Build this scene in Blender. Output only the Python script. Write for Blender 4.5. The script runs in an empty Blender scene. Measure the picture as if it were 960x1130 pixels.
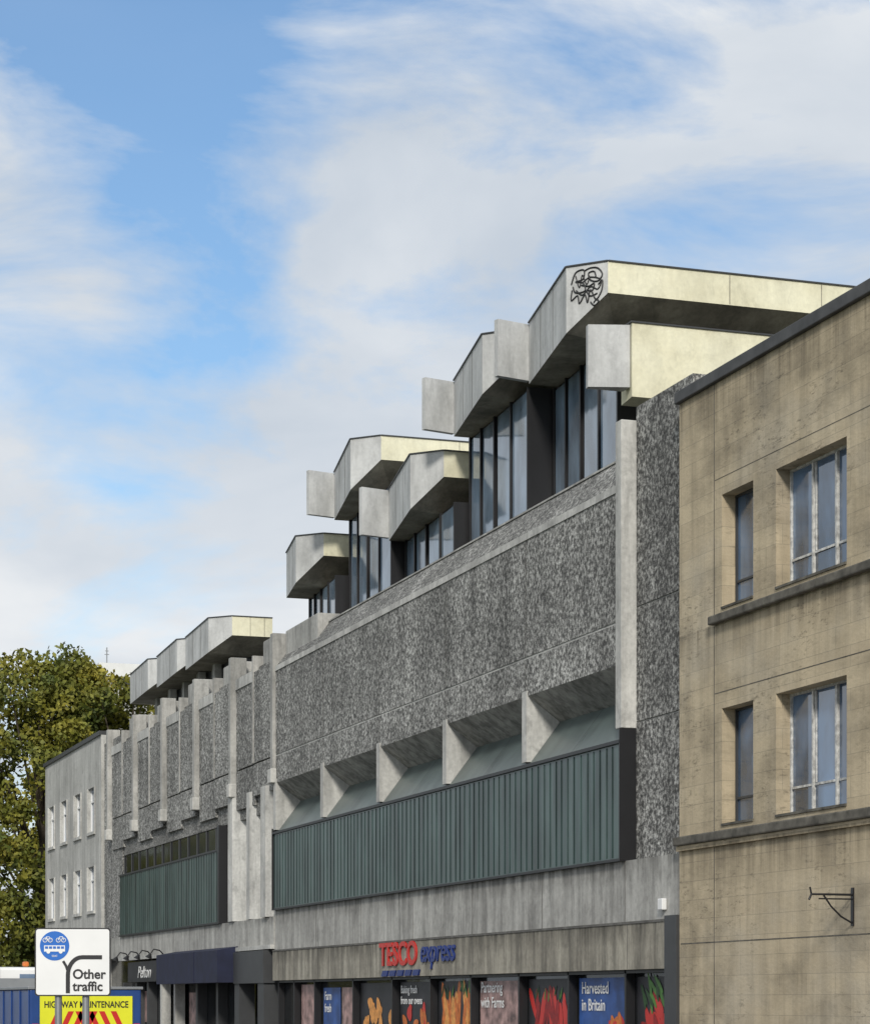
import bpy, math, random
import numpy as np
from mathutils import Vector
random.seed(7); rng=np.random.default_rng(7)
scene=bpy.context.scene
scene.view_settings.view_transform='Standard'
scene.view_settings.look='None'
scene.view_settings.exposure=0
V=20.88
ANG=math.radians(71.6)

# ---------------------------------------------------------------- materials
def new_mat(name):
    m=bpy.data.materials.new(name); m.use_nodes=True
    nt=m.node_tree; b=nt.nodes['Principled BSDF']
    return m,nt,b
def N(nt,t,**k):
    n=nt.nodes.new(t)
    for a,v in k.items(): setattr(n,a,v)
    return n
def noise(nt,co,scale,detail=4,s=1.0,rough=0.55,dist=0.0,loc=(0,0,0)):
    mp=N(nt,'ShaderNodeMapping'); mp.inputs['Scale'].default_value=scale; mp.inputs['Location'].default_value=loc
    nt.links.new(co,mp.inputs['Vector'])
    n=N(nt,'ShaderNodeTexNoise'); n.inputs['Scale'].default_value=s
    n.inputs['Detail'].default_value=detail; n.inputs['Roughness'].default_value=rough
    n.inputs['Distortion'].default_value=dist
    nt.links.new(mp.outputs[0],n.inputs['Vector'])
    return n.outputs['Fac']
def ramp(nt,fac,stops):
    r=N(nt,'ShaderNodeValToRGB'); e=r.color_ramp.elements
    while len(e)<len(stops): e.new(0.5)
    for i,(p,c) in enumerate(stops):
        e[i].position=p
        if not hasattr(c,'__len__'): c=(c,c,c)
        e[i].color=(*c,1)
    nt.links.new(fac,r.inputs[0]); return r.outputs[0]
def mixc(nt,a,b,fac,mode='MULTIPLY'):
    m=N(nt,'ShaderNodeMix',data_type='RGBA',blend_type=mode)
    if hasattr(fac,'links'): nt.links.new(fac,m.inputs[0])
    else: m.inputs[0].default_value=fac
    for i,c in ((6,a),(7,b)):
        if hasattr(c,'links'): nt.links.new(c,m.inputs[i])
        else: m.inputs[i].default_value=(*c,1)
    return m.outputs[2]
def math_(nt,op,a,b=0.0,clamp=False):
    n=N(nt,'ShaderNodeMath',operation=op); n.use_clamp=clamp
    for i,c in ((0,a),(1,b)):
        if hasattr(c,'links'): nt.links.new(c,n.inputs[i])
        else: n.inputs[i].default_value=c
    return n.outputs[0]
def bump(nt,b,h,st,dist=0.02):
    bn=N(nt,'ShaderNodeBump'); bn.inputs['Strength'].default_value=st; bn.inputs['Distance'].default_value=dist
    nt.links.new(h,bn.inputs['Height']); nt.links.new(bn.outputs[0],b.inputs['Normal'])
def obj_co(nt): return N(nt,'ShaderNodeTexCoord').outputs['Object']
def grime(nt,co,col,bands,dark=(.42,.40,.37),amount=.9):
    sx=N(nt,'ShaderNodeSeparateXYZ'); nt.links.new(co,sx.inputs[0]); z=sx.outputs[2]
    tot=None
    for zt,ln in bands:
        t=math_(nt,'DIVIDE',math_(nt,'SUBTRACT',z,zt-ln),ln,True)
        t=math_(nt,'MULTIPLY',t,math_(nt,'LESS_THAN',z,zt+.02))
        tot=t if tot is None else math_(nt,'MAXIMUM',tot,t)
    st=ramp(nt,noise(nt,co,(3.0,3.0,.12),5,1,.7,0,(5,3,1)),[(.40,0.0),(.60,1.0)])
    base=math_(nt,'ADD',math_(nt,'MULTIPLY',st,.8),.12)
    f=math_(nt,'MULTIPLY',math_(nt,'MULTIPLY',math_(nt,'POWER',tot,.8),base),amount,True)
    return mixc(nt,col,dark,f)
def concrete(name,c1,c2,streak=0.6,streak_scale=(1.6,1.6,0.18),fine=3.0,rough=.85,lo=.35,hi=.65,bands=None,bl=.8):
    m,nt,b=new_mat(name); co=obj_co(nt)
    base=ramp(nt,noise(nt,co,(.7,.7,.7),6,1),[(lo,c1),(hi,c2)])
    st=ramp(nt,noise(nt,co,streak_scale,5,1,.65),[(.38,streak),(.6,1.0)])
    fi=ramp(nt,noise(nt,co,(fine*3,)*3,4,1),[(.3,.8),(.7,1.08)])
    blot=ramp(nt,noise(nt,co,(2.3,2.3,1.6),6,1,.7,.5),[(.33,.7),(.47,1.0)])
    col=mixc(nt,mixc(nt,mixc(nt,base,st,1),fi,bl),blot,bl)
    if bands: col=grime(nt,co,col,bands,(.15,.145,.13),.8)
    nt.links.new(col,b.inputs['Base Color']); b.inputs['Roughness'].default_value=rough
    bump(nt,b,noise(nt,co,(fine*4,)*3,4,1),.3,.02)
    return m
def flat(name,c,rough=.6,metal=0,var=.15,s=2.0):
    m,nt,b=new_mat(name); co=obj_co(nt)
    f=ramp(nt,noise(nt,co,(s,s,s),4,1),[(.3,1-var),(.7,1+var*.5)])
    nt.links.new(mixc(nt,c,f,1),b.inputs['Base Color'])
    b.inputs['Roughness'].default_value=rough; b.inputs['Metallic'].default_value=metal
    return m
def aggregate(name,dk,md,lt):
    m,nt,b=new_mat(name); co=obj_co(nt)
    h=noise(nt,co,(13,13,13),3,1,.65)
    c=ramp(nt,h,[(.38,dk),(.5,md),(.62,lt)])
    h2=noise(nt,co,(4.6,4.6,4.6),5,1,.75,0,(3,1,2))
    c=mixc(nt,c,ramp(nt,h2,[(.38,.62),(.6,1.25)]),1)
    st=ramp(nt,noise(nt,co,(1.1,1.1,.13),5,1,.6),[(.35,.68),(.62,1.12)])
    big=ramp(nt,noise(nt,co,(.25,.25,.4),3,1),[(.35,.8),(.65,1.15)])
    col=mixc(nt,mixc(nt,c,st,1),big,1)
    nt.links.new(col,b.inputs['Base Color'])
    b.inputs['Roughness'].default_value=.9
    bump(nt,b,h2,.4,.04); return m
def ashlar(name,c1,c2,mort,bw=1.15,bh=.40,stain=.68):
    m,nt,b=new_mat(name); co=obj_co(nt)
    sx=N(nt,'ShaderNodeSeparateXYZ'); nt.links.new(co,sx.inputs[0])
    cb=N(nt,'ShaderNodeCombineXYZ'); nt.links.new(math_(nt,'ADD',sx.outputs[0],sx.outputs[1]),cb.inputs[0]); nt.links.new(sx.outputs[2],cb.inputs[1])
    br=N(nt,'ShaderNodeTexBrick'); nt.links.new(cb.outputs[0],br.inputs['Vector'])
    br.inputs['Scale'].default_value=1; br.inputs['Brick Width'].default_value=bw; br.inputs['Row Height'].default_value=bh
    br.inputs['Mortar Size'].default_value=.007; br.inputs['Mortar Smooth'].default_value=.5
    br.inputs['Color1'].default_value=(*c1,1); br.inputs['Color2'].default_value=(*c2,1); br.inputs['Mortar'].default_value=(*mort,1)
    big=ramp(nt,noise(nt,co,(.45,.45,.9),6,1,.62),[(.34,stain),(.52,1.0),(.68,1.1)])
    greys=ramp(nt,noise(nt,co,(.35,.35,.5),4,1,.6,0,(4,4,1)),[(.45,0.0),(.65,.4)])
    st=ramp(nt,noise(nt,co,(2.2,2.2,.2),5,1,.65),[(.36,.82),(.58,1.03)])
    pit=ramp(nt,noise(nt,co,(4,4,13),6,1,.75),[(.36,.45),(.46,1.0)])
    mask=ramp(nt,noise(nt,co,(.6,.6,.8),3,1,.5,0,(7,2,9)),[(.45,0.0),(.6,.9)])
    c=mixc(nt,br.outputs[0],(.40,.37,.31),greys,'MIX')
    col=mixc(nt,mixc(nt,mixc(nt,c,big,1),st,1),pit,mask)
    col=grime(nt,co,col,[(14.6,1.1),(9.62,.8),(5.1,.9)],(.15,.135,.11),.65)
    nt.links.new(col,b.inputs['Base Color']); b.inputs['Roughness'].default_value=.9
    bump(nt,b,noise(nt,co,(8,8,12),5,1),.35,.03); return m
def glass(name,c,rough=.08,ior=1.8,lo=.5,hi=1.4):
    m,nt,b=new_mat(name); co=obj_co(nt)
    f=ramp(nt,noise(nt,co,(.9,.9,.45),3,1),[(.35,lo),(.65,hi)])
    nt.links.new(mixc(nt,c,f,1),b.inputs['Base Color'])
    b.inputs['Roughness'].default_value=rough; b.inputs['IOR'].default_value=ior
    bump(nt,b,noise(nt,co,(.9,.9,.9),2,1),.12,.05); return m

M={}
M['agg']=aggregate('exposed_aggregate',(.075,.074,.071),(.215,.212,.20),(.50,.495,.47))
M['aggdk']=aggregate('dark_aggregate',(.06,.059,.057),(.175,.172,.163),(.44,.435,.41))
M['conc']=concrete('weathered_concrete',(.37,.365,.345),(.54,.53,.50),.6)
M['conclt']=concrete('light_concrete',(.50,.495,.47),(.66,.65,.615),.68)
M['band']=concrete('band_concrete',(.39,.38,.355),(.54,.53,.495),.62,(2.2,2.2,.25),bands=[(5.05,.55)])
M['signband']=concrete('stained_fascia',(.30,.275,.225),(.43,.40,.33),.5,(2.6,2.6,.3),bands=[(3.62,.5)])
M['fascia']=concrete('canopy_concrete',(.50,.505,.50),(.63,.635,.63),.76,(1.6,1.6,.35),bl=.45)
M['cream_sunlit']=concrete('sunlit_cream_canopy',(.74,.70,.51),(.84,.81,.62),.86,(1.4,1.4,.4),bl=.4)  # canopy concrete again, warm sunlight on the end faces put into its colour
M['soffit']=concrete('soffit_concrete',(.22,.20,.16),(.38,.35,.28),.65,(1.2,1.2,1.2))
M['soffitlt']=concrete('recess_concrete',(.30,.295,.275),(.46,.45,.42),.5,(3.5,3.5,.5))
M['black']=flat('black_metal',(.012,.012,.014),.45)
M['dark']=flat('dark_grey',(.045,.047,.05),.5)
M['joint']=flat('joint_sealant',(.13,.125,.115),.9,0,.4,4)
M['coping']=flat('lead_coping',(.06,.06,.06),.6,0,.5)
M['ash']=ashlar('bath_stone',(.53,.44,.30),(.46,.38,.26),(.33,.28,.20))
M['sill']=flat('stained_sill',(.13,.12,.10),.9,0,.6,3)
M['render']=concrete('grey_render',(.46,.455,.43),(.57,.565,.535),.75)
M['frame']=flat('window_frame',(.62,.61,.58),.5,0,.5,9)
M['white']=flat('white_paint',(.78,.78,.77),.45,0,.06)
M['glass']=glass('window_glass',(.07,.12,.20),.05,2.2,.35,1.7)
M['glassb']=glass('office_glass',(.16,.22,.29),.08,2.4,.6,1.35)
M['glassg']=glass('sloped_glass',(.09,.115,.11),.35,1.5,.8,1.2)
M['shopglass']=glass('shop_glass',(.012,.014,.016),.1,1.4)
M['blue']=flat('blue_paint',(.012,.055,.22),.35,0,.2)
M['awning']=flat('navy_canvas',(.012,.016,.045),.8,0,.3)
M['yellow']=flat('yellow_reflective',(.74,.74,.02),.45,0,.08)
M['red']=flat('red_paint',(.55,.022,.015),.4,0,.1)
M['orange']=flat('orange_print',(.62,.17,.03),.5,0,.4,8)
M['green']=flat('green_print',(.07,.2,.03),.5,0,.3,8)
M['navy']=flat('navy_paint',(.01,.03,.18),.4)
M['signblue']=flat('sign_blue',(.01,.13,.5),.4,0,.03)
M['posterblue']=flat('poster_blue',(.03,.09,.3),.5,0,.5,1.5)
M['posterdk']=flat('poster_dark',(.02,.02,.025),.5,0,.6,1.5)
M['pink']=flat('poster_pink',(.40,.26,.24),.5,0,.8,2.5)
M['steel']=flat('galvanised_steel',(.28,.29,.30),.45,.6)
M['rubber']=flat('rubber',(.02,.02,.02),.8)
M['asphalt']=flat('asphalt',(.05,.05,.052),.9,0,.3,6)
M['paving']=flat('paving',(.22,.21,.20),.9,0,.25,3)
M['grass']=flat('grass',(.06,.09,.025),.95,0,.4,.5)
M['bark']=flat('bark',(.07,.055,.04),.95,0,.4,4)
m,nt,b=new_mat('green_cladding'); co=obj_co(nt)
c=ramp(nt,noise(nt,co,(2.8,.01,.05),2,1),[(.35,(.028,.052,.049)),(.5,(.045,.080,.075)),(.66,(.075,.118,.111))])
d=ramp(nt,noise(nt,co,(1.5,1.5,.5),5,1),[(.35,.6),(.65,1.1)])
e=ramp(nt,noise(nt,co,(9,9,.5),4,1),[(.35,.75),(.62,1.1)])
nt.links.new(mixc(nt,mixc(nt,c,d,1),e,1),b.inputs['Base Color']); b.inputs['Roughness'].default_value=.3; b.inputs['Metallic'].default_value=.1
M['copper']=m
m,nt,b=new_mat('autumn_foliage'); co=obj_co(nt)
c=ramp(nt,noise(nt,co,(.4,.4,.4),3,1),[(.35,(.07,.095,.012)),(.52,(.17,.17,.018)),(.68,(.29,.25,.028))])
d=ramp(nt,noise(nt,co,(3,3,3),3,1),[(.3,.6),(.7,1.25)])
nt.links.new(mixc(nt,c,d,1),b.inputs['Base Color']); b.inputs['Roughness'].default_value=.7
M['leaf']=m

# ---------------------------------------------------------------- mesh helpers
def empty(name,loc=(0,0,0),rz=0):
    o=bpy.data.objects.new(name,None); o.location=loc; o.rotation_euler=(0,0,rz)
    o.empty_display_size=.5
    scene.collection.objects.link(o); return o
def mesh(name,verts,faces,mat,parent=None,fmats=None,bev=0,smooth=False):
    me=bpy.data.meshes.new(name); me.from_pydata([tuple(v) for v in verts],[],faces); me.update()
    mats=mat if isinstance(mat,(list,tuple)) else [mat]
    for q in mats: me.materials.append(q)
    if fmats:
        for p,i in zip(me.polygons,fmats): p.material_index=i
    if smooth:
        for p in me.polygons: p.use_smooth=True
    o=bpy.data.objects.new(name,me); scene.collection.objects.link(o)
    if parent: o.parent=parent
    if bev:
        bm=o.modifiers.new('bevel','BEVEL'); bm.width=bev; bm.segments=2; bm.limit_method='ANGLE'
    return o
def bx(x0,x1,y0,y1,z0,z1):
    if x0>x1:x0,x1=x1,x0
    return [(x0,y0,z0),(x1,y0,z0),(x1,y1,z0),(x0,y1,z0),(x0,y0,z1),(x1,y0,z1),(x1,y1,z1),(x0,y1,z1)]
BF=[(3,2,1,0),(4,5,6,7),(0,1,5,4),(1,2,6,5),(2,3,7,6),(3,0,4,7)]
def boxes(name,lst,mat,parent=None,bev=0):
    vs=[];fs=[]
    for b in lst:
        k=len(vs); vs+=bx(*b); fs+=[tuple(i+k for i in f) for f in BF]
    return mesh(name,vs,fs,mat,parent,bev=bev)
def prism(name,plan,z0,z1,mat,parent=None):
    n=len(plan); vs=[(x,y,z0) for x,y in plan]+[(x,y,z1) for x,y in plan]
    fs=[tuple(range(n-1,-1,-1)),tuple(range(n,2*n))]+[(i,(i+1)%n,(i+1)%n+n,i+n) for i in range(n)]
    return mesh(name,vs,fs,mat,parent)
def cyl(name,p,q,r0,r1,mat,parent=None,n=12):
    p=Vector(p);q=Vector(q);d=(q-p).normalized(); a=d.orthogonal().normalized(); b=d.cross(a)
    vs=[];
    for c,r in((p,r0),(q,r1)):
        for i in range(n):
            t=2*math.pi*i/n; vs.append(c+a*math.cos(t)*r+b*math.sin(t)*r)
    fs=[(i,(i+1)%n,(i+1)%n+n,i+n) for i in range(n)]+[tuple(range(n-1,-1,-1)),tuple(range(n,2*n))]
    return mesh(name,vs,fs,mat,parent)
def text(name,s,loc,size,mat,parent=None,rz=0,ext=.01,sx=1,shear=0,align='LEFT',off=0,ls=1.0):
    c=bpy.data.curves.new(name,'FONT'); c.body=s; c.size=size; c.extrude=ext; c.align_x=align; c.shear=shear; c.offset=off; c.space_line=ls
    c.materials.append(mat)
    o=bpy.data.objects.new(name,c); o.location=loc; o.rotation_euler=(math.pi/2,0,rz); o.scale=(sx,1,1)
    scene.collection.objects.link(o)
    if parent:o.parent=parent
    return o
def tube(name,pts,r,mat,parent=None,cyclic=False):
    c=bpy.data.curves.new(name,'CURVE'); c.dimensions='3D'; c.bevel_depth=r; c.bevel_resolution=2
    s=c.splines.new('POLY'); s.points.add(len(pts)-1)
    for i,p in enumerate(pts): s.points[i].co=(*p,1)
    s.use_cyclic_u=cyclic; c.materials.append(mat)
    o=bpy.data.objects.new(name,c); scene.collection.objects.link(o)
    if parent:o.parent=parent
    return o
def open_wall(name,u0,u1,z0,z1,ops,v,dep,mat,parent):
    us=sorted({u0,u1,*[o[0] for o in ops],*[o[1] for o in ops]}); zs=sorted({z0,z1,*[o[2] for o in ops],*[o[3] for o in ops]})
    vs=[];fs=[]
    def quad(a,b,c,d):
        k=len(vs); vs.extend([a,b,c,d]); fs.append((k,k+1,k+2,k+3))
    for i in range(len(us)-1):
        for j in range(len(zs)-1):
            cu=(us[i]+us[i+1])/2; cz=(zs[j]+zs[j+1])/2
            if any(o[0]<cu<o[1] and o[2]<cz<o[3] for o in ops): continue
            quad((us[i],v,zs[j]),(us[i+1],v,zs[j]),(us[i+1],v,zs[j+1]),(us[i],v,zs[j+1]))
    for a,b,c,d in ops+[(u0,u1,z0,z1)]:
        w=v+dep
        quad((a,v,c),(a,w,c),(a,w,d),(a,v,d)); quad((b,v,c),(b,w,c),(b,w,d),(b,v,d))
        quad((a,v,c),(b,v,c),(b,w,c),(a,w,c)); quad((a,v,d),(b,v,d),(b,w,d),(a,w,d))
    return mesh(name,vs,fs,mat,parent)

# ---------------------------------------------------------------- ground
mesh('ground',[(-2500,-2500,-.004),(1500,-2500,-.004),(1500,2500,-.004),(-2500,2500,-.004)],[(0,1,2,3)],M['grass'])
boxes('road',[(-420,120,5,16.5,-.05,.006)],M['asphalt'])
boxes('pavement',[(-420,120,16.5,V+12,-.05,.12)],M['paving'])
boxes('pavement',[(-420,120,-4,5,-.05,.12)],M['paving'])
boxes('road_markings',[(-200+i*6,-196+i*6,10.7,10.82,.007,.0105) for i in range(50)]+[(-420,120,5.3,5.4,.007,.0105),(-420,120,16.1,16.2,.007,.0105)],M['white'])

# ---------------------------------------------------------------- main building
B=empty('concrete_office_building')
U0=-80.58;U1=-49.33
boxes('core',[(-113.9,-46.3,V+1.0,V+14,0,13.9)],M['dark'],B)
boxes('aggregate_wall',[(U0,U1-.35,V,V+.99,10.49,13.41),(U0,U1-.35,V,V+.9,9.5,10.43)],M['agg'],B)
boxes('panel_joint',[(U0,U1-.35,V+.02,V+.9,10.43,10.49)],M['conclt'],B)
boxes('parapet_lip',[(U0,U1-.35,V-.03,V+.98,13.41,13.58)],M['conclt'],B)
boxes('vertical_joints',[(U1-6.25*k-.012,U1-6.25*k+.012,V-.004,V+.1,z0,z1) for k in range(1,5) for z0,z1 in((9.5,10.42),(10.5,13.4))],M['joint'],B)
mesh('sloping_parapet',[(U0,V+.02,13.58),(U1-.35,V+.02,13.58),(U1-.35,V+.7,14.5),(U0,V+.7,14.5),(U0,V+1.1,14.5),(U1-.35,V+1.1,14.5),(U0,V+1.1,13),(U1-.35,V+1.1,13)],[(0,1,2,3),(3,2,5,4),(4,5,7,6)],M['aggdk'],B)
boxes('parapet_top_trim',[(U0,U1-.35,V+.66,V+.8,14.505,14.55)],M['conc'],B)
boxes('end_fin',[(U1-.35,U1,V-.05,V+.36,8.04,15.0)],M['conclt'],B,.02)
boxes('end_fin_backing',[(U1-.35,U1-.02,V+.36,V+1.0,5.06,15.0)],M['conc'],B)
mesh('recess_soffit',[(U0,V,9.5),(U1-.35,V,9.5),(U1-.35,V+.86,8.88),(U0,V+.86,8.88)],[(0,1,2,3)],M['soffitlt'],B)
mesh('recess_glazing',[(U0,V+.03,7.78),(U1-.35,V+.03,7.78),(U1-.35,V+.86,8.88),(U0,V+.86,8.88)],[(0,1,2,3)],M['glassg'],B)
vs=[];fs=[]
u=U0+3.1
while u<U1-.6:
    q=len(vs); a,b2=u-.015,u+.015
    vs+=[(a,V+.0,7.80),(b2,V+.0,7.80),(b2,V+.84,8.90),(a,V+.84,8.90)]; fs.append((q,q+1,q+2,q+3)); u+=3.125
mesh('glazing_bars',vs,fs,M['dark'],B)
vs=[];fs=[]
for k in range(1,6):
    u=U1-6.25*k+(.15 if k==5 else 0)
    a,b=u-.16,u+.16; q=len(vs)
    for w in(a,b): vs+=[(w,V-.04,9.62),(w,V-.04,7.85),(w,V+.1,7.85),(w,V+.9,8.86),(w,V+.1,9.62)]
    fs+=[tuple(q+i for i in(0,1,2,3,4)),tuple(q+5+i for i in(4,3,2,1,0))]+[(q+i,q+5+i,q+5+(i+1)%5,q+(i+1)%5) for i in range(5)]
mesh('recess_fins',vs,fs,M['conclt'],B)
boxes('green_panel',[(U0+.02,U1-.04,V-.03,V+1.0,5.1,7.70)],M['copper'],B)
ribs=[];u=U0+.1
while u<U1-.2:
    ribs.append((u,u+.03,V-.05,V-.031,5.13,7.66)); u+=random.uniform(.34,.44)
boxes('panel_ribs',ribs,M['copper'],B)
boxes('panel_trim',[(U0,U1-.02,V-.09,V+.5,7.70,7.78),(U0,U1-.02,V-.06,V+.5,5.04,5.10),(U1-.04,U1,V-.09,V+.8,5.04,8.03),(U0-.06,U0,V-.09,V+.5,5.04,7.9)],M['black'],B)
boxes('concrete_band',[(U0-.2,-46.28,V+.06,V+1.2,3.66,5.04)],M['band'],B)
boxes('band_joints',[(U0+5.2*k,U0+5.2*k+.02,V+.054,V+.2,3.66,5.03) for k in range(1,7)],M['joint'],B)
boxes('drip_ledge',[(U0-.2,-46.95,V-.03,V+.5,3.60,3.655)],M['joint'],B)
boxes('shop_fascia',[(U0-.2,-46.95,V-.01,V+1.2,2.58,3.6)],M['signband'],B)
boxes('fascia_joints',[(U0+3.5*k,U0+3.5*k+.02,V-.014,V+.2,2.6,3.59) for k in range(1,10)],M['joint'],B)
boxes('end_pilaster',[(-46.93,-46.3,V-.06,V+1.2,.1,3.72)],M['dark'],B)
boxes('alarm_box',[(-47.3,-47.05,V-.06,V+.055,3.85,4.1)],M['white'],B,.02)
W=V+.32
for i,(z0,z1) in enumerate(((4.75,8.15),(8.19,10.75),(10.79,15.3))):
    boxes('aggregate_pier',[(-49.33,-46.28,W,W+1,z0,z1)],M['aggdk'],B)
boxes('pier_joints',[(-49.33,-46.28,W+.03,W+.9,z,z+.04) for z in(8.15,10.75)],M['conc'],B)
boxes('shop_glazing',[(U0,-46.95,V+.35,V+.4,.4,2.58)],M['shopglass'],B)
boxes('stall_riser',[(U0,-46.95,V+.2,V+.6,.1,.4)],M['dark'],B)
mu=[-80.5,-78.4,-75.8,-71.3,-67.2,-63.6,-60.1,-56.4,-53.0,-49.5,-47.0]
boxes('shop_mullions',[(u-.05,u+.05,V+.12,V+.34,.4,2.58) for u in mu]+[(U0,-46.95,V+.12,V+.34,2.5,2.579)],M['black'],B)
# ---- posters
def ell(cx,cz,a,b,t,y,n=14):
    out=[]
    for i in range(n):
        q=2*math.pi*i/n; k=1-.35*math.cos(q)
        ca=a*math.cos(q); sb=b*math.sin(q)*k
        out.append((cx+ca*math.cos(t)-sb*math.sin(t),y,cz+ca*math.sin(t)+sb*math.cos(t)))
    return out
def blobs(name,lst,mat):
    vs=[];fs=[]
    for e in lst:
        k=len(vs); p=ell(*e); vs+=p; fs.append(tuple(range(k,k+len(p))))
    mesh(name,vs,fs,mat,B)
yp=V+.33
def poster(u0,u1,mat,z0=.6,z1=2.42): boxes('window_poster',[(u0,u1,yp,yp+.01,z0,z1)],mat,B)
M['orangel']=flat('orange_print_light',(.75,.33,.08),.5,0,.4,8)
M['redd']=flat('red_print_dark',(.28,.01,.01),.5,0,.4,8)
M['greend']=flat('green_print_dark',(.02,.07,.015),.5,0,.4,8)
poster(-78.2,-76.1,M['pink']); poster(-75.4,-73.4,M['posterblue'],.6,2.3); poster(-73.2,-71.5,M['pink'],.6,2.3)
poster(-71.1,-67.4,M['posterdk']); poster(-67.0,-63.8,M['posterdk']); poster(-63.4,-60.3,M['posterdk'])
poster(-59.9,-56.6,M['pink'],.6,2.4); poster(-56.2,-53.2,M['posterdk']); poster(-52.8,-49.7,M['posterblue']); poster(-49.3,-47.1,M['posterdk'])
o1=[];o2=[];g=[];g2=[];r1=[];r2=[]
lay=0
def y(): 
    global lay; lay+=1; return yp-.002-lay*.0005
for i in range(20):
    cx=-63.0+random.uniform(0,2.4); (o1 if i%3 else o2).append((cx,1.45+random.uniform(-.3,.25),random.uniform(.6,.85),random.uniform(.1,.17),-1.5+random.uniform(-.35,.35),y()))
for i in range(14): (g if i%2 else g2).append((-63.1+random.uniform(0,2.6),2.2+random.uniform(-.12,.12),.2,.05,random.uniform(.6,2.5),y()))
lay=0
for i in range(18):
    cx=-55.9+random.uniform(0,2.4); (r1 if i%2 else r2).append((cx,1.55+random.uniform(-.3,.2),random.uniform(.4,.65),random.uniform(.09,.14),-1.5+random.uniform(-.6,.6),y()))
for i in range(8): (g if i%2 else g2).append((-55.9+random.uniform(0,2.5),2.1+random.uniform(-.1,.15),.16,.04,1.6+random.uniform(-.6,.6),y()))
lay=0
for i in range(16):
    cx=-48.9+random.uniform(0,1.6); (r1 if i%3 else r2).append((cx,1.45+random.uniform(-.35,.4),random.uniform(.25,.4),random.uniform(.12,.2),2.4+random.uniform(-.5,.5),y()))
for i in range(12): (g if i%2 else g2).append((-48.9+random.uniform(0,1.0),2.1+random.uniform(-.25,.2),.3,.06,2.3+random.uniform(-.5,.5),y()))
lay=0
for i in range(9):
    (r1 if i%2 else o1).append((-51.6+random.uniform(0,1.6),1.25+random.uniform(-.2,.2),.26,.16,random.uniform(0,3),y()))
for i in range(11):
    o2.append((-70.6+random.uniform(0,2.8),1.4+random.uniform(-.3,.4),.3,.2,random.uniform(0,3),y()))
    (r1 if i%2 else o1).append((-66.6+random.uniform(0,2.5),1.3+random.uniform(-.3,.3),.27,.16,random.uniform(0,3),y()))
blobs('poster_print_orange',o1,M['orange']); blobs('poster_print_light',o2,M['orangel']); blobs('poster_print_green',g,M['green']); blobs('poster_print_dark_green',g2,M['greend'])
blobs('poster_print_red',r1,M['red']); blobs('poster_print_dark_red',r2,M['redd'])
for s,u,z in(("Partnering\nwith Farms",-59.8,2.1),("Baking fresh\nfrom our ovens",-66.9,2.1),("Harvested\nin Britain",-52.6,2.05),("Farm\nfresh",-75.2,1.9)):
    text('poster_text',s,(u,yp-.02,z),.40 if 'Bak' not in s else .32,M['white'],B,ext=.002,off=.004)

# ---- west part of facade
mods=[U0-6.25*k for k in range(0,6)]
boxes('aggregate_wall_west',[(-113.9,U0-.02,V+.2,V+1.1,8.62,14.0)],M['aggdk'],B)
boxes('aggregate_end',[(-113.9,-109.3,V+.15,V+1.1,3.9,14.3)],M['agg'],B)
fins=[];caps=[];top=[];panels=[];lips=[];slim=[]
for k,u in enumerate(mods):
    fins.append((u-.17,u+.17,V-.12,V+.5,9.95,14.75))
    caps.append((u-.24,u+.24,V-.2,V+.45,9.5,10.0))
    if k<5:
        panels+=[(u-3.05,u-.3,V+.02,V+.3,10.5,13.8),(u-3.05,u-.3,V+.02,V+.3,9.3,10.44),(u-6.0,u-3.2,V+.08,V+.3,9.0,10.44),(u-6.0,u-3.2,V+.08,V+.3,10.5,13.5)]
        lips.append((u-6.0,u-3.1,V+.04,V+.4,13.5,13.9))
        top.append((u-2.6,u-.5,V+.25,V+1.3,13.85,14.85-.12*(k%2)))
        slim.append((u-3.2,u-3.05,V-.02,V+.4,10.5,14.4))
boxes('west_fins',fins,M['conc'],B,.02); boxes('fin_caps',caps,M['conclt'],B,.03); boxes('slim_fins',slim,M['conc'],B)
boxes('west_panels',panels,M['agg'],B); boxes('roof_upstands',top,M['conc'],B,.03); boxes('west_lips',lips,M['conclt'],B)
boxes('parapet_upstand',[(-80.2,-76,V+.3,V+1.5,13.7,14.8)],M['conc'],B,.03)
for a,b,w in((-83.0,-80.9,.0),(-85.5,-83.6,.1),(-88.2,-86.1,.05)):
    prism('folded_buttress',[(a-.5,V+.9),(a-.5,V+.55),(a+.3,V+.35),(a+.8,V-.1+w),(b-.6,V-.1+w),(b,V+.5),(b,V+.9)],4.85,9.5,M['conclt'],B)
boxes('buttress_backing',[(-88.6,U0-.02,V+.6,V+1.2,3.6,9.55)],M['conc'],B)
boxes('west_window_strip',[(-109.2,-88.7,V+.25,V+.5,7.7,8.6)],M['shopglass'],B)
boxes('west_strip_mullions',[(-109.2+1.7*i,-109.1+1.7*i,V+.2,V+.24,7.72,8.6) for i in range(12)],M['dark'],B)
boxes('green_panel_west',[(-109.0,-89.0,V-.03,V+.8,4.9,7.62)],M['copper'],B)
boxes('west_panel_trim',[(-109.1,-88.9,V-.08,V+.6,7.62,7.7),(-109.1,-88.9,V-.06,V+.6,4.83,4.9),(-88.99,-88.7,V-.1,V+.7,4.83,8.6)],M['black'],B)
rb=[];u=-108.9
while u<-89.1: rb.append((u,u+.04,V-.05,V-.031,4.92,7.6)); u+=random.uniform(.38,.5)
boxes('west_panel_ribs',rb,M['copper'],B)
boxes('west_band',[(-113.9,U0-.2,V+.03,V+1.2,3.85,4.83)],M['band'],B)
boxes('west_ledge',[(-109.5,U0-.22,V-.1,V+.3,3.7,3.85)],M['render'],B)
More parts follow.
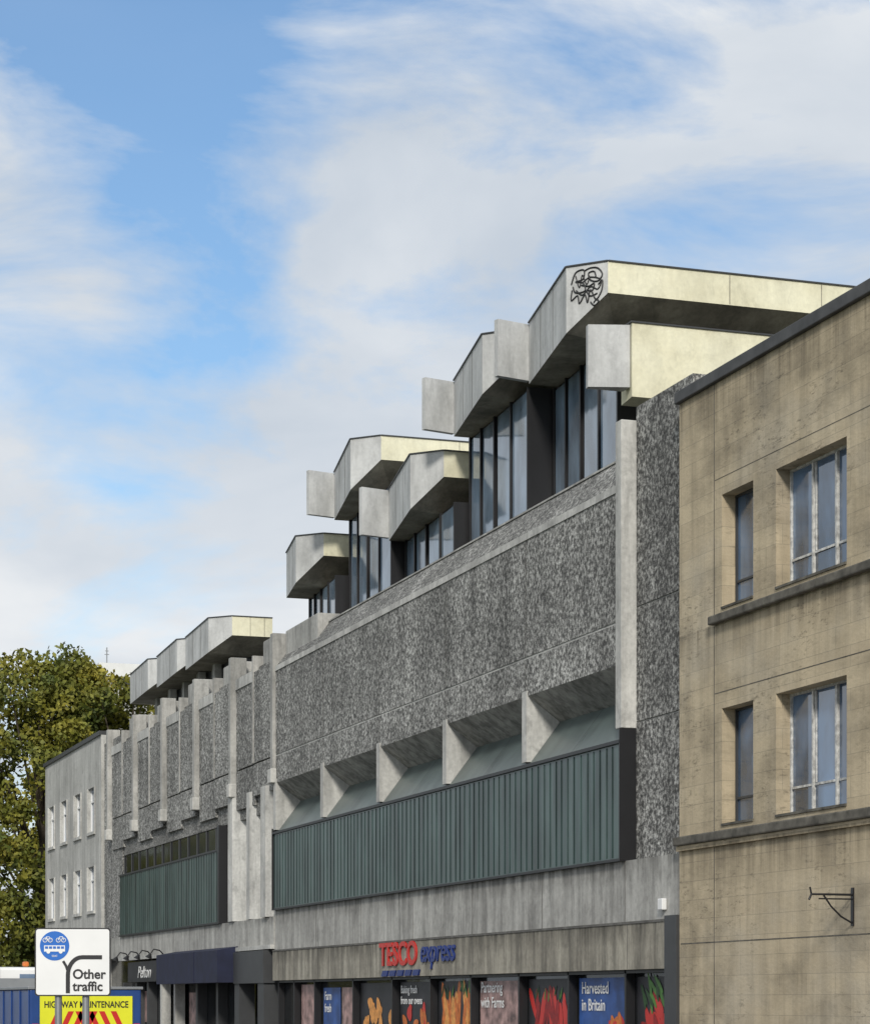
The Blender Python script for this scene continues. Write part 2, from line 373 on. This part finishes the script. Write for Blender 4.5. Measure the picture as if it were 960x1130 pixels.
boxes('west_shop_back',[(-113.9,U0-.2,V+.5,V+1.2,.1,3.75)],M['shopglass'],B)
boxes('west_shop_sign',[(-107,-97.4,V-.05,V+.4,2.7,3.6)],M['posterdk'],B)
text('west_shop_lettering','Pelton',(-104.6,V-.08,2.88),.75,M['white'],B,ext=.01,shear=.3,sx=1.5)
boxes('west_shop_piers',[(u,u+.35,V+.1,V+.49,.1,2.7) for u in(-109,-106,-103.4,-100.6,-97.6,-93.6,-90)],M['dark'],B)
boxes('white_shop_frame',[(-97.2,-96.95,V-.02,V+.4,.1,3.6),(-100.3,-100.0,V+.05,V+.45,.1,2.6)],M['render'],B)
boxes('shop_window_display',[(-105.8,-103.6,V+.46,V+.49,.9,2.3),(-96.4,-94,V+.46,V+.49,.9,2.2)],M['pink'],B)
for a,b in((-97,-90.0),(-89.8,-86.0)):
    mesh('awning',[(a,V,3.9),(b,V,3.9),(b,V-.8,3.75),(a,V-.8,3.75),(a,V-.8,2.55),(b,V-.8,2.55),(a,V,2.55),(b,V,2.55)],[(0,1,2,3),(3,2,5,4),(1,7,5,2),(0,3,4,6),(4,5,7,6)],M['awning'],B)
boxes('dark_shop_portal',[(-85.7,-81.2,V-.25,V+.4,2.5,3.66),(-85.7,-85.0,V-.2,V+.4,.1,2.5),(-82.2,-81.3,V-.2,V+.4,.1,2.5)],M['dark'],B)
for u in(-106.5,-104,-101.5,-99):
    tube('sign_lamp',[(u,V,3.75),(u,V-.25,4.0),(u,V-.5,4.05),(u,V-.65,3.85)],.03,M['black'],B)
    cyl('sign_lamp_shade',(u,V-.65,3.85),(u,V-.72,3.68),.05,.16,M['black'],B)

# ---------------------------------------------------------------- roof canopies
def canopy(uc,v0,zt,zb,L=4.9,depth=6.0,inset=.85,wing=True,ch=.8):
    P=[(uc,v0),(uc+ch,v0+ch),(uc+ch,v0+ch+depth),(uc-L,v0+ch+depth),(uc-L,v0+inset)]
    ze=zt-.78
    T=[(p[0],p[1],zt) for p in P]; zl=[zb,ze,ze,zb,zb]
    Bt=[(p[0],p[1],z) for p,z in zip(P,zl)]
    Q=[(uc-.7,v0+1.7,zb),(uc-.7,v0+ch+depth,zb)]
    vs=T+Bt+Q
    fs=[(0,1,2,3,4),(0,5,6,1),(1,6,7,2),(2,7,11,8,3),(3,8,9,4),(4,9,5,0),(5,10,6),(6,10,11,7),(5,9,8,11,10)]
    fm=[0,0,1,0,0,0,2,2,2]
    mesh('canopy_roof',vs,fs,[M['fascia'],M['cream_sunlit'],M['soffit']],B,fm)
    def strip(a,b,w=.04,h=.035):
        d=Vector((b[0]-a[0],b[1]-a[1],0)).normalized(); n=Vector((d.y,-d.x,0))*w
        prism('roof_flashing',[(a[0]+n.x,a[1]+n.y),(b[0]+n.x,b[1]+n.y),(b[0]-n.x,b[1]-n.y),(a[0]-n.x,a[1]-n.y)],zt+.002,zt+h,M['dark'],B)
    strip(P[4],P[0]); strip(P[0],P[1]); strip(P[1],P[2])
    for t in (.33,.66):
        x=P[4][0]+(P[0][0]-P[4][0])*t; yv=P[4][1]+(P[0][1]-P[4][1])*t
        boxes('fascia_joint',[(x-.012,x+.012,yv-.006,yv+.05,zb+.02,zt-.02)],M['joint'],B)
    for t in (.45,.8):
        boxes('fascia_joint',[(P[1][0]-.05,P[1][0]+.006,P[1][1]+depth*t-.01,P[1][1]+depth*t+.01,ze+.02,zt-.02)],M['soffit'],B)
    if wing:
        a=(uc-L-.02,v0+inset+.02); b=(uc-L+.23,v0-.13)
        prism('canopy_wing',[a,b,(b[0]-.18,b[1]-.04),(a[0]-.2,a[1])],zb+.1,zt-.02,M['fascia'],B)
ZA,ZAb,ZB,ZBb=20.3,18.65,18.4,16.75
canopy(-55.4,21.9,ZA,ZAb,depth=7.4); canopy(-61.7,21.9,ZA,ZAb)
canopy(-68.2,21.9,ZB,ZBb,depth=3); canopy(-74.6,21.9,ZA,ZAb); canopy(-81.5,21.9,ZB,ZBb,L=3.2,inset=.5,depth=4,wing=False)
prism('corner_canopy',[(-53.2,22.75),(-53.2,29.5),(-54.1,29.5),(-54.1,22.85)],16.6,18.4,[M['cream_sunlit']],B)
prism('corner_wing',[(-53.75,22.74),(-53.3,22.74),(-53.58,21.75),(-53.78,21.78)],16.85,18.37,M['fascia'],B)
boxes('corner_flashing',[(-54.1,-53.16,22.71,29.5,18.402,18.44)],M['dark'],B)
for u,dep in((-95.3,1.7),(-101.4,1.7),(-107.7,1.7)):
    canopy(u,21.9,17.6,16.2,L=5.5,depth=dep,inset=.25,wing=False)
boxes('west_roof_room',[(-112,-96.2,23.3,26,13.9,16.25)],M['dark'],B)
boxes('west_roof_columns',[(-111+3*i,-110.5+3*i,22.9,23.2,13.9,16.25) for i in range(5)],M['conc'],B)
for un,uf,zt,bk in((-55.0,-60.5,18.66,29),(-60.6,-66.6,18.66,29),(-66.8,-72.9,16.76,25.6),(-73.1,-79.3,18.66,29),(-79.6,-84.6,16.76,26)):
    vn=23.2 if un==-55.0 else 22.9; vf=vn+.42
    prism('glass_body',[(un,vn),(un,bk),(uf,bk),(uf,vf)],13.9,zt,[M['black']],B)
    for t0,t1 in((.02,.27),(.29,.52),(.60,.78),(.82,.99)):
        ua=un+(uf-un)*t0;ub=un+(uf-un)*t1;va=vn+(vf-vn)*t0-.03;vb=vn+(vf-vn)*t1-.03
        mesh('glass_pane',[(ub,vb,14.0),(ua,va,14.0),(ua,va,zt-.08),(ub,vb,zt-.08)],[(0,1,2,3)],M['glassb'],B)
    for t in(0,.28,.56,.8,1):
        u=un+(uf-un)*t; v=vn+(vf-vn)*t
        boxes('glass_mullion',[(u-.05,u+.03,v-.09,v+.02,13.9,zt-.01)],M['black'],B)
# graffiti tag on the chamfered panel: looped strokes
def tag(pts,r=.018):
    P=[]
    n=len(pts)
    for i in range(n-1):
        p0=pts[max(0,i-1)];p1=pts[i];p2=pts[i+1];p3=pts[min(n-1,i+2)]
        for k in range(8):
            t=k/8
            P.append(tuple(.5*((2*p1[j])+(-p0[j]+p2[j])*t+(2*p0[j]-5*p1[j]+4*p2[j]-p3[j])*t*t+(-p0[j]+3*p1[j]-3*p2[j]+p3[j])*t**3) for j in(0,1)))
    tube('graffiti',[(-55+.7071*s+.012,22.3+.7071*s-.012,19.75+z) for s,z in P],r,M['black'],B)
tag([(-.42,.1),(-.3,.38),(-.08,.42),(-.1,.2),(-.3,.15),(-.1,.1),(-.05,-.1),(-.3,-.12),(-.38,.05)])
tag([(-.05,.4),(.1,.45),(.3,.42),(.42,.25),(.3,.1),(.1,.15),(.05,.32),(.2,.35),(.25,.2)])
tag([(-.4,-.05),(-.42,-.3),(-.25,-.2),(-.2,-.4),(-.05,-.2),(.02,-.4),(.1,-.1),(.25,-.35),(.4,-.15),(.42,.1),(.3,.0)])
tag([(-.15,.05),(.05,.0),(.2,.05),(.15,-.12),(0,-.1),(.1,-.25),(.3,-.2)])
tag([(.1,-.4),(.2,-.5),(.32,-.42),(.26,-.36),(.18,-.44)])
tag([(-.3,.3),(-.2,.0),(-.12,.3),(.0,.05),(.08,.28)],.014)
tag([(-.1,.12),(.1,.22),(.38,.12),(.3,-.1),(.1,-.02),(-.12,-.2),(-.3,-.05)],.016)

# ---------------------------------------------------------------- shop sign
S=empty('shop_sign')
text('sign_letters_red','TESCO',(-67.9,V-.04,2.93),.94,M['red'],S,ext=.02,sx=1.25,off=.022)
text('sign_letters_blue','express',(-64.0,V-.04,2.98),.92,M['navy'],S,ext=.02,sx=1.06,shear=.2,off=.008)
for i in range(5):
    u=-67.7+.75*i
    mesh('sign_stripe',[(u,V-.06,2.6),(u+.55,V-.06,2.6),(u+.68,V-.06,2.77),(u+.13,V-.06,2.77),(u,V-.012,2.6),(u+.55,V-.012,2.6),(u+.68,V-.012,2.77),(u+.13,V-.012,2.77)],[(0,1,2,3),(0,4,5,1),(3,2,6,7),(1,5,6,2),(0,3,7,4)],M['navy'],S)

# ---------------------------------------------------------------- stone building
S2=empty('stone_building')
R=-24.0
RD=.40
ops=[]
for base in (0,10.2):
    for z0,z1 in((9.9,12.25),(5.46,7.87)):
        for a,b in((-44.17,-42.72),(-41.72,-38.85),(-37.7,-36.4)):
            ops.append((a+base,b+base,z0,z1))
ops=[o for o in ops if o[1]<R]
open_wall('stone_wall',-46.27,R,.0,14.6,ops,V,RD,M['ash'],S2)
boxes('stone_body',[(-46.27,R,V+RD+.005,V+13,0,14.6)],M['ash'],S2)
boxes('parapet_coping',[(-46.33,R,V-.1,V+.7,14.602,14.85)],M['coping'],S2,.02)
boxes('string_course',[(-46.27,R,V-.16,V-.003,5.17,5.36)],M['sill'],S2,.03)
boxes('string_course_lower',[(-46.27,R,V-.08,V-.003,5.06,5.165)],M['ash'],S2)
boxes('window_sill_band',[(-44.56,R,V-.15,V-.003,9.62,9.80)],M['sill'],S2,.03)
boxes('wall_joints',[(-44.55,-44.52,V-.004,V+.1,0,5.05),(-44.55,-44.52,V-.004,V+.1,5.37,9.6),(-44.55,-44.52,V-.004,V+.1,9.81,14.6),(-46.2,R,V-.004,V+.1,3.08,3.105),(-44.5,R,V-.004,V+.1,8.2,8.22),(-44.5,R,V-.004,V+.1,12.6,12.615)],M['sill'],S2)
G0=V+RD-.05
for a,b,z0,z1 in ops:
    boxes('window_glass',[(a+.01,b-.01,G0,G0+.03,z0+.01,z1-.01)],M['glass'],S2)
    w=.045; L=[(a+.001,a+w,G0-.05,G0,z0,z1),(b-w,b-.001,G0-.05,G0,z0,z1),(a+w,b-w,G0-.05,G0,z0,z0+w),(a+w,b-w,G0-.05,G0,z1-w,z1)]
    n=3 if b-a>2 else 1
    zt=z0+.55
    for i in range(1,n): 
        u=a+(b-a)*i/n; L.append((u-.03,u+.03,G0-.055,G0,z0+w,z1-w))
    boxes('window_frame',L,M['frame'] if n>1 else M['dark'],S2)
    L=[]
    for i in range(n):
        c=a+(b-a)*i/n+.07; d=a+(b-a)*(i+1)/n-.07
        L+=[(c,d,G0-.035,G0-.005,zt,zt+.045)]
        if i==1: L+=[(c+.001,c+.03,G0-.03,G0-.002,zt+.06,z1-w-.01),(d-.03,d-.001,G0-.03,G0-.002,zt+.06,z1-w-.01)]
    boxes('window_casements',L,M['frame'] if n>1 else M['dark'],S2)
    boxes('reveal_sill',[(a+.002,b-.002,V-.03,V+.2,z0+.002,z0+.05)],M['sill'],S2)
K=empty('wall_bracket')
u=-38.6
boxes('bracket_plate',[(u-.04,u+.04,V-.03,V-.001,3.25,3.95)],M['black'],K)
tube('bracket_arm',[(u,V-.02,3.82),(u,V-.85,3.82),(u,V-.9,3.72)],.022,M['black'],K)
tube('bracket_arm_low',[(u,V-.02,3.74),(u,V-.7,3.74)],.014,M['black'],K)
tube('bracket_brace',[(u,V-.02,3.3),(u,V-.25,3.42),(u,V-.45,3.6),(u,V-.6,3.8)],.018,M['black'],K)
tube('bracket_hook',[(u,V-.85,3.82),(u,V-.88,3.95)],.018,M['black'],K)

# ---------------------------------------------------------------- far grey building
F=empty('grey_rendered_building')
ops=[]
for u in(-128.7,-124.7,-120.5,-116.6):
    for z0,z1 in((10.2,12.4),(6.3,8.5)): ops.append((u-.95,u+.95,z0,z1))
open_wall('rendered_wall',-130.9,-113.95,0,14.75,ops,V,.25,M['render'],F)
boxes('rendered_body',[(-130.9,-113.95,V+.255,V+12,0,14.75)],M['render'],F)
boxes('roof_coping',[(-131.1,-113.95,V-.1,V+.5,14.752,14.95)],M['dark'],F)
for a,b,z0,z1 in ops:
    boxes('window_glass',[(a+.01,b-.01,V+.2,V+.24,z0+.01,z1-.01)],M['glass'],F)
    boxes('window_frame',[(a+.02,a+.12,V+.12,V+.2,z0,z1),(b-.12,b-.02,V+.12,V+.2,z0,z1),((a+b)/2-.05,(a+b)/2+.05,V+.12,V+.2,z0,z1),(a+.12,(a+b)/2-.05,V+.13,V+.2,z1-.7,z1-.62),((a+b)/2+.05,b-.12,V+.13,V+.2,z1-.7,z1-.62)],M['white'],F)
    boxes('window_surround',[(a-.15,a-.003,V-.06,V+.0-.003,z0,z1),(b+.003,b+.15,V-.06,V-.003,z0,z1),(a-.15,b+.15,V-.1,V-.003,z0-.15,z0-.002)],M['conclt'],F)
D=empty('distant_building')
boxes('walls',[(-214,-199,37.0,46,0,29.3)],M['render'],D)
boxes('roof_slab',[(-214.5,-198.6,36.2,46.5,29.3,30.4)],M['white'],D)
boxes('clerestory_band',[(-198.99,-198.95,37.3,45.5,28.4,29.1),(-213.5,-199.3,36.95,36.99,28.4,29.1)],M['dark'],D)
tube('roof_aerial',[(-202,37.5,30.2),(-202,37.5,32.2)],.05,M['steel'],D); tube('roof_aerial_bar',[(-202,37.3,31.6),(-202,37.7,31.6)],.03,M['steel'],D); tube('roof_aerial_bar',[(-202,37.35,31.9),(-202,37.65,31.9)],.03,M['steel'],D)

# ---------------------------------------------------------------- trees
def leaves(name,clumps,per,size,parent,mat=M['leaf']):
    P=[]
    for (c,r) in clumps:
        d=rng.normal(size=(per,3)); d/=np.linalg.norm(d,axis=1)[:,None]
        rr=r*rng.uniform(.3,1.08,per)**.6
        P.append(np.array(c)+d*rr[:,None]*np.array([1,1,.75]))
    P=np.concatenate(P); n=len(P)
    a=rng.normal(size=(n,3)); a/=np.linalg.norm(a,axis=1)[:,None]
    b=np.cross(a,rng.normal(size=(n,3))); b/=np.linalg.norm(b,axis=1)[:,None]
    s=rng.uniform(.6,1.2,n)[:,None]*size
    vs=np.stack([P-a*s,P-b*s*.6,P+a*s,P+b*s*.6],1).reshape(-1,3)
    me=bpy.data.meshes.new(name); me.from_pydata(vs.tolist(),[],np.arange(4*n).reshape(n,4).tolist()); me.materials.append(mat)
    o=bpy.data.objects.new(name,me); scene.collection.objects.link(o); o.parent=parent
def tree(x,y,h,R,zlow=3.5,ncl=110,per=250):
    T=empty('tree')
    cyl('trunk',(x,y,0),(x+.2,y,h*.35),.5,.35,M['bark'],T)
    cyl('trunk_upper',(x+.2,y,h*.35),(x-.1,y+.2,h*.8),.35,.08,M['bark'],T)
    cl=[]
    for i in range(ncl):
        z=random.random(); t=random.uniform(0,2*math.pi)
        prof=math.sin(math.pi*min(1,(z*.8+.14)))**.6
        rr=R*prof*math.sqrt(random.uniform(.1,1))
        c=(x+rr*math.cos(t),y+rr*math.sin(t),zlow+(h-zlow-.9)*z)
        cl.append((c,random.uniform(.8,1.7)))
        if i%5==0: cyl('limb',(x,y,max(h*.25,c[2]*.55)),c,.14,.03,M['bark'],T,6)
    leaves('crown',cl,per,.19,T)
tree(-144,22.8,23.3,6.8,ncl=190)
tree(-141,28.0,21.6,5.8,ncl=130)
tree(-150,13,22.2,7,ncl=150)
tree(-165,30,20,8,ncl=110)
tree(-172,5,20,7,ncl=70)
H=empty('hedge')
leaves('hedge_foliage',[((random.uniform(-152,-146),random.uniform(-6,20.5),random.uniform(.8,4.5)),random.uniform(1,1.8)) for _ in range(110)],200,.2,H)

# ---------------------------------------------------------------- road sign
RS=empty('road_sign',(-24.9,4.26,0),ANG)
w,z0,z1=.40,1.94,2.66
def rrect(name,hw,a,b,r,y0,y1,mat):
    pts=[]
    for cx,cz,t0 in((hw-r,b-r,0),(-hw+r,b-r,90),(-hw+r,a+r,180),(hw-r,a+r,270)):
        for i in range(6):
            t=math.radians(t0+18*i); pts.append((cx+r*math.cos(t),cz+r*math.sin(t)))
    n=len(pts); vs=[(x,y0,z) for x,z in pts]+[(x,y1,z) for x,z in pts]
    mesh(name,vs,[tuple(range(n)),tuple(range(2*n-1,n-1,-1))]+[(i,(i+1)%n,(i+1)%n+n,i+n) for i in range(n)],mat,RS)
rrect('sign_plate',w,z0,z1,.035,0,.012,M['black'])
rrect('sign_face',w-.014,z0+.014,z1-.014,.028,-.003,-.0005,M['white'])
mesh('blue_disc',[(-.19+.155*math.cos(2*math.pi*i/40),-.006,2.47+.155*math.sin(2*math.pi*i/40)) for i in range(40)],[tuple(range(40))],M['signblue'],RS)
boxes('bus_symbol',[(-.3,-.08,-.0095,-.0075,2.41,2.475)],M['white'],RS)
boxes('bus_windows',[(-.29+.042*i,-.258+.042*i,-.0125,-.0105,2.44,2.465) for i in range(5)],M['signblue'],RS)
for i,xx in enumerate((-.255,-.125)):
    mesh('bus_wheel',[(xx+.02*math.cos(k*.524),-.011,2.408+.02*math.sin(k*.524)) for k in range(12)],[tuple(range(12))],M['white'],RS)
for xx in(-.29,-.235,-.15,-.095):
    tube('cycle_wheel',[(xx+.022*math.cos(k*.524),-.009,2.53+.022*math.sin(k*.524)) for k in range(12)],.004,M['white'],RS,True)
tube('cycle_frame',[(-.29,-.009,2.53),(-.275,-.009,2.565),(-.245,-.009,2.565),(-.235,-.009,2.53),(-.262,-.009,2.53),(-.275,-.009,2.565)],.004,M['white'],RS)
tube('cycle_frame',[(-.15,-.009,2.53),(-.135,-.009,2.565),(-.105,-.009,2.565),(-.095,-.009,2.53)],.005,M['white'],RS)
text('taxi_text','taxi',(-.19,-.009,2.355),.04,M['white'],RS,ext=.001,align='CENTER')
def ribbon(name,pts,hw,y):
    vs=[]
    for i,p in enumerate(pts):
        a=pts[max(0,i-1)];b=pts[min(len(pts)-1,i+1)]
        d=Vector((b[0]-a[0],b[1]-a[1])).normalized(); n=Vector((-d.y,d.x))*hw
        vs+=[(p[0]+n.x,y,p[1]+n.y),(p[0]-n.x,y,p[1]-n.y)]
    mesh(name,vs,[(2*i,2*i+1,2*i+3,2*i+2) for i in range(len(pts)-1)],M['black'],RS)
ribbon('route_line',[(-.05,1.97),(-.05,2.16)]+[(-.05+.15*(1-math.cos(math.radians(t))),2.16+.19*math.sin(math.radians(t))) for t in range(10,91,10)]+[(.18,2.35),(.31,2.35)],.022,-.006)
ribbon('route_branch',[(-.05,2.12),(-.05,2.2),(-.07,2.26),(-.1,2.31)],.014,-.0075)
text('sign_text','Other\ntraffic',(.0,-.006,2.125),.14,M['black'],RS,ext=.001,off=.0035,sx=.98,ls=.92)
cyl('post_left',(-.16,.06,0),(-.16,.06,2.6),.038,.038,M['steel'],RS)
cyl('post_right',(.13,.06,0),(.13,.06,2.6),.038,.038,M['steel'],RS)

# ---------------------------------------------------------------- maintenance lorry
T=empty('maintenance_truck')
u=-49.8
boxes('flatbed_body',[(u-5.2,u,7.62,9.98,.95,2.12)],M['blue'],T,.03)
boxes('body_rim',[(u-5.2,u+.03,7.58,10.02,2.12,2.18)],M['steel'],T,.01)
boxes('side_ribs',[(u-5.1+1.25*i,u-5.02+1.25*i,7.59,7.615,1.0,2.1) for i in range(5)],M['blue'],T)
boxes('chassis',[(u-7.3,u-.1,8.0,9.6,.55,.95)],M['black'],T)
boxes('bumper',[(u-.15,u+.05,7.65,9.95,.4,.6)],M['steel'],T,.02)
boxes('chevron_board',[(u+.035,u+.06,7.82,9.78,1.0,1.98)],M['yellow'],T)
vs=[];fs=[]
for i in range(8):
    s=-1 if i<4 else 1
    cx=8.8+(i-3.5)*.25; k=len(vs)
    vs+=[(u+.064,cx-.06,1.02),(u+.064,cx+.06,1.02),(u+.064,cx+.06-s*.3,1.66),(u+.064,cx-.06-s*.3,1.66)]; fs.append((k,k+1,k+2,k+3))
mesh('red_chevrons',vs,fs,M['red'],T)
text('board_text','HIGHWAY MAINTENANCE',(u+.066,8.8,1.74),.19,M['black'],T,rz=math.pi/2,ext=.001,align='CENTER',sx=.78,off=.004)
boxes('tail_lights',[(u+.035,u+.06,7.66,7.79,1.1,1.4),(u+.035,u+.06,9.81,9.94,1.1,1.4)],M['red'],T)
cab=[(u-5.35,.7),(u-5.35,2.65),(u-6.6,2.68),(u-7.2,1.75),(u-7.35,.7)]
n=5; vs=[(a,7.7,z) for a,z in cab]+[(a,9.9,z) for a,z in cab]
mesh('cab',vs,[tuple(range(n)),tuple(range(2*n-1,n-1,-1))]+[(i,(i+1)%n,(i+1)%n+n,i+n) for i in range(n)],M['white'],T,bev=.06)
mesh('cab_side_window',[(u-5.7,7.69,1.75),(u-5.7,7.69,2.4),(u-6.5,7.69,2.4),(u-6.95,7.69,1.75)],[(0,1,2,3)],M['glass'],T)
boxes('cab_rear_window',[(u-5.345,u-5.335,8.2,9.4,2.2,2.5)],M['glass'],T)
boxes('beacon_bar',[(u-6.0,u-5.85,8.35,8.5,2.68,2.8),(u-6.0,u-5.85,9.2,9.35,2.68,2.8)],M['orange'],T,.04)
boxes('headboard',[(u-5.3,u-5.22,7.65,9.95,2.18,2.4)],M['steel'],T)
for a in(u-1.3,u-6.4):
    for yv in(7.68,9.68):
        cyl('wheel',(a,yv,.42),(a,yv+.25,.42),.42,.42,M['rubber'],T,24); cyl('hub',(a,yv-.01,.42),(a,yv+.26,.42),.2,.2,M['steel'],T,16)
Vn=empty('white_van')
u=-66
pf=[(u,.35),(u,2.45),(u-.15,2.6),(u-4.2,2.6),(u-5.0,1.7),(u-5.8,1.45),(u-5.9,.35)]
n=len(pf); vs=[(a,6.3,z) for a,z in pf]+[(a,8.3,z) for a,z in pf]
mesh('van_body',vs,[tuple(range(n)),tuple(range(2*n-1,n-1,-1))]+[(i,(i+1)%n,(i+1)%n+n,i+n) for i in range(n)],M['white'],Vn,bev=.08)
boxes('van_rear_windows',[(u+.002,u+.01,6.55,7.2,1.6,2.2),(u+.002,u+.01,7.4,8.05,1.6,2.2)],M['glass'],Vn)
boxes('van_lights',[(u+.002,u+.02,6.33,6.45,1.0,1.5),(u+.002,u+.02,8.15,8.27,1.0,1.5)],M['red'],Vn)
mesh('van_side_window',[(u-3.4,6.29,1.6),(u-3.4,6.29,2.25),(u-4.3,6.29,2.25),(u-4.85,6.29,1.6)],[(0,1,2,3)],M['glass'],Vn)
for a in(u-1,u-4.8):
    for yv in(6.28,8.1): cyl('van_wheel',(a,yv,.34),(a,yv+.22,.34),.34,.34,M['rubber'],Vn,20)

# ---------------------------------------------------------------- camera
cd=bpy.data.cameras.new('camera'); cam=bpy.data.objects.new('camera',cd); scene.collection.objects.link(cam)
cam.location=(0,0,1.9); cam.rotation_euler=(math.pi/2,0,ANG)
cd.sensor_fit='HORIZONTAL'; cd.sensor_width=36; cd.lens=98.06; cd.shift_y=539/960; cd.clip_end=6000; cd.clip_start=.1
scene.camera=cam

# ---------------------------------------------------------------- light
sd=Vector((.84,-.34,.50)).normalized()
el=math.asin(sd.z)
L=bpy.data.lights.new('sun','SUN'); L.energy=2.6; L.angle=math.radians(8); L.color=(1,.955,.87)
so=bpy.data.objects.new('sun',L); scene.collection.objects.link(so); so.rotation_euler=sd.to_track_quat('Z','Y').to_euler()
w=bpy.data.worlds.new('World'); scene.world=w; w.use_nodes=True; nt=w.node_tree; nt.nodes.clear()
sky=N(nt,'ShaderNodeTexSky'); sky.sky_type='NISHITA'; sky.sun_disc=False; sky.sun_elevation=el; sky.sun_rotation=math.atan2(sd.x,sd.y)
bg1=N(nt,'ShaderNodeBackground'); bg1.inputs[1].default_value=.15
hs=N(nt,'ShaderNodeHueSaturation'); hs.inputs['Saturation'].default_value=1.25; nt.links.new(sky.outputs[0],hs.inputs['Color']); nt.links.new(hs.outputs[0],bg1.inputs[0])
tc=N(nt,'ShaderNodeTexCoord').outputs['Generated']
n1=noise(nt,tc,(6.5,6.5,15),9,1,.58,.35,(2.3,1.1,.4))
n2=noise(nt,tc,(4.5,4.5,10.0),6,1,.5,.3,(.5,.2,.9))
fac=math_(nt,'ADD',math_(nt,'MULTIPLY',math_(nt,'SUBTRACT',n1,.5),1.25),.665)
def skydir(az,elv):
    az=math.radians(az); elv=math.radians(elv)
    return (math.cos(elv)*math.sin(az),math.cos(elv)*math.cos(az),math.sin(elv))
# breaks in the cloud layer: azimuth, elevation, radius, strength
for az,elv,rad,amt in((-81,22.5,.11,.30),(-76.5,22.3,.10,.20),(-76.6,17.4,.06,.30),(-78,20,.07,.16),(-66,22.5,.11,.15),(-71,20,.08,.10)):
    vm=N(nt,'ShaderNodeVectorMath',operation='DISTANCE'); nt.links.new(tc,vm.inputs[0]); vm.inputs[1].default_value=skydir(az,elv)
    t=math_(nt,'SUBTRACT',1.0,math_(nt,'DIVIDE',vm.outputs['Value'],rad),True)
    fac=math_(nt,'SUBTRACT',fac,math_(nt,'MULTIPLY',t,amt))
cov=ramp(nt,fac,[(.36,0.1),(.48,.5),(.62,1.0)])
shade=ramp(nt,n2,[(.34,(.60,.67,.76)),(.5,(.75,.80,.86)),(.62,(.91,.935,.96))])
bg2=N(nt,'ShaderNodeBackground'); nt.links.new(shade,bg2.inputs[0]); bg2.inputs[1].default_value=.93
mx=N(nt,'ShaderNodeMixShader'); nt.links.new(cov,mx.inputs[0]); nt.links.new(bg1.outputs[0],mx.inputs[1]); nt.links.new(bg2.outputs[0],mx.inputs[2])
out=N(nt,'ShaderNodeOutputWorld'); nt.links.new(mx.outputs[0],out.inputs[0])
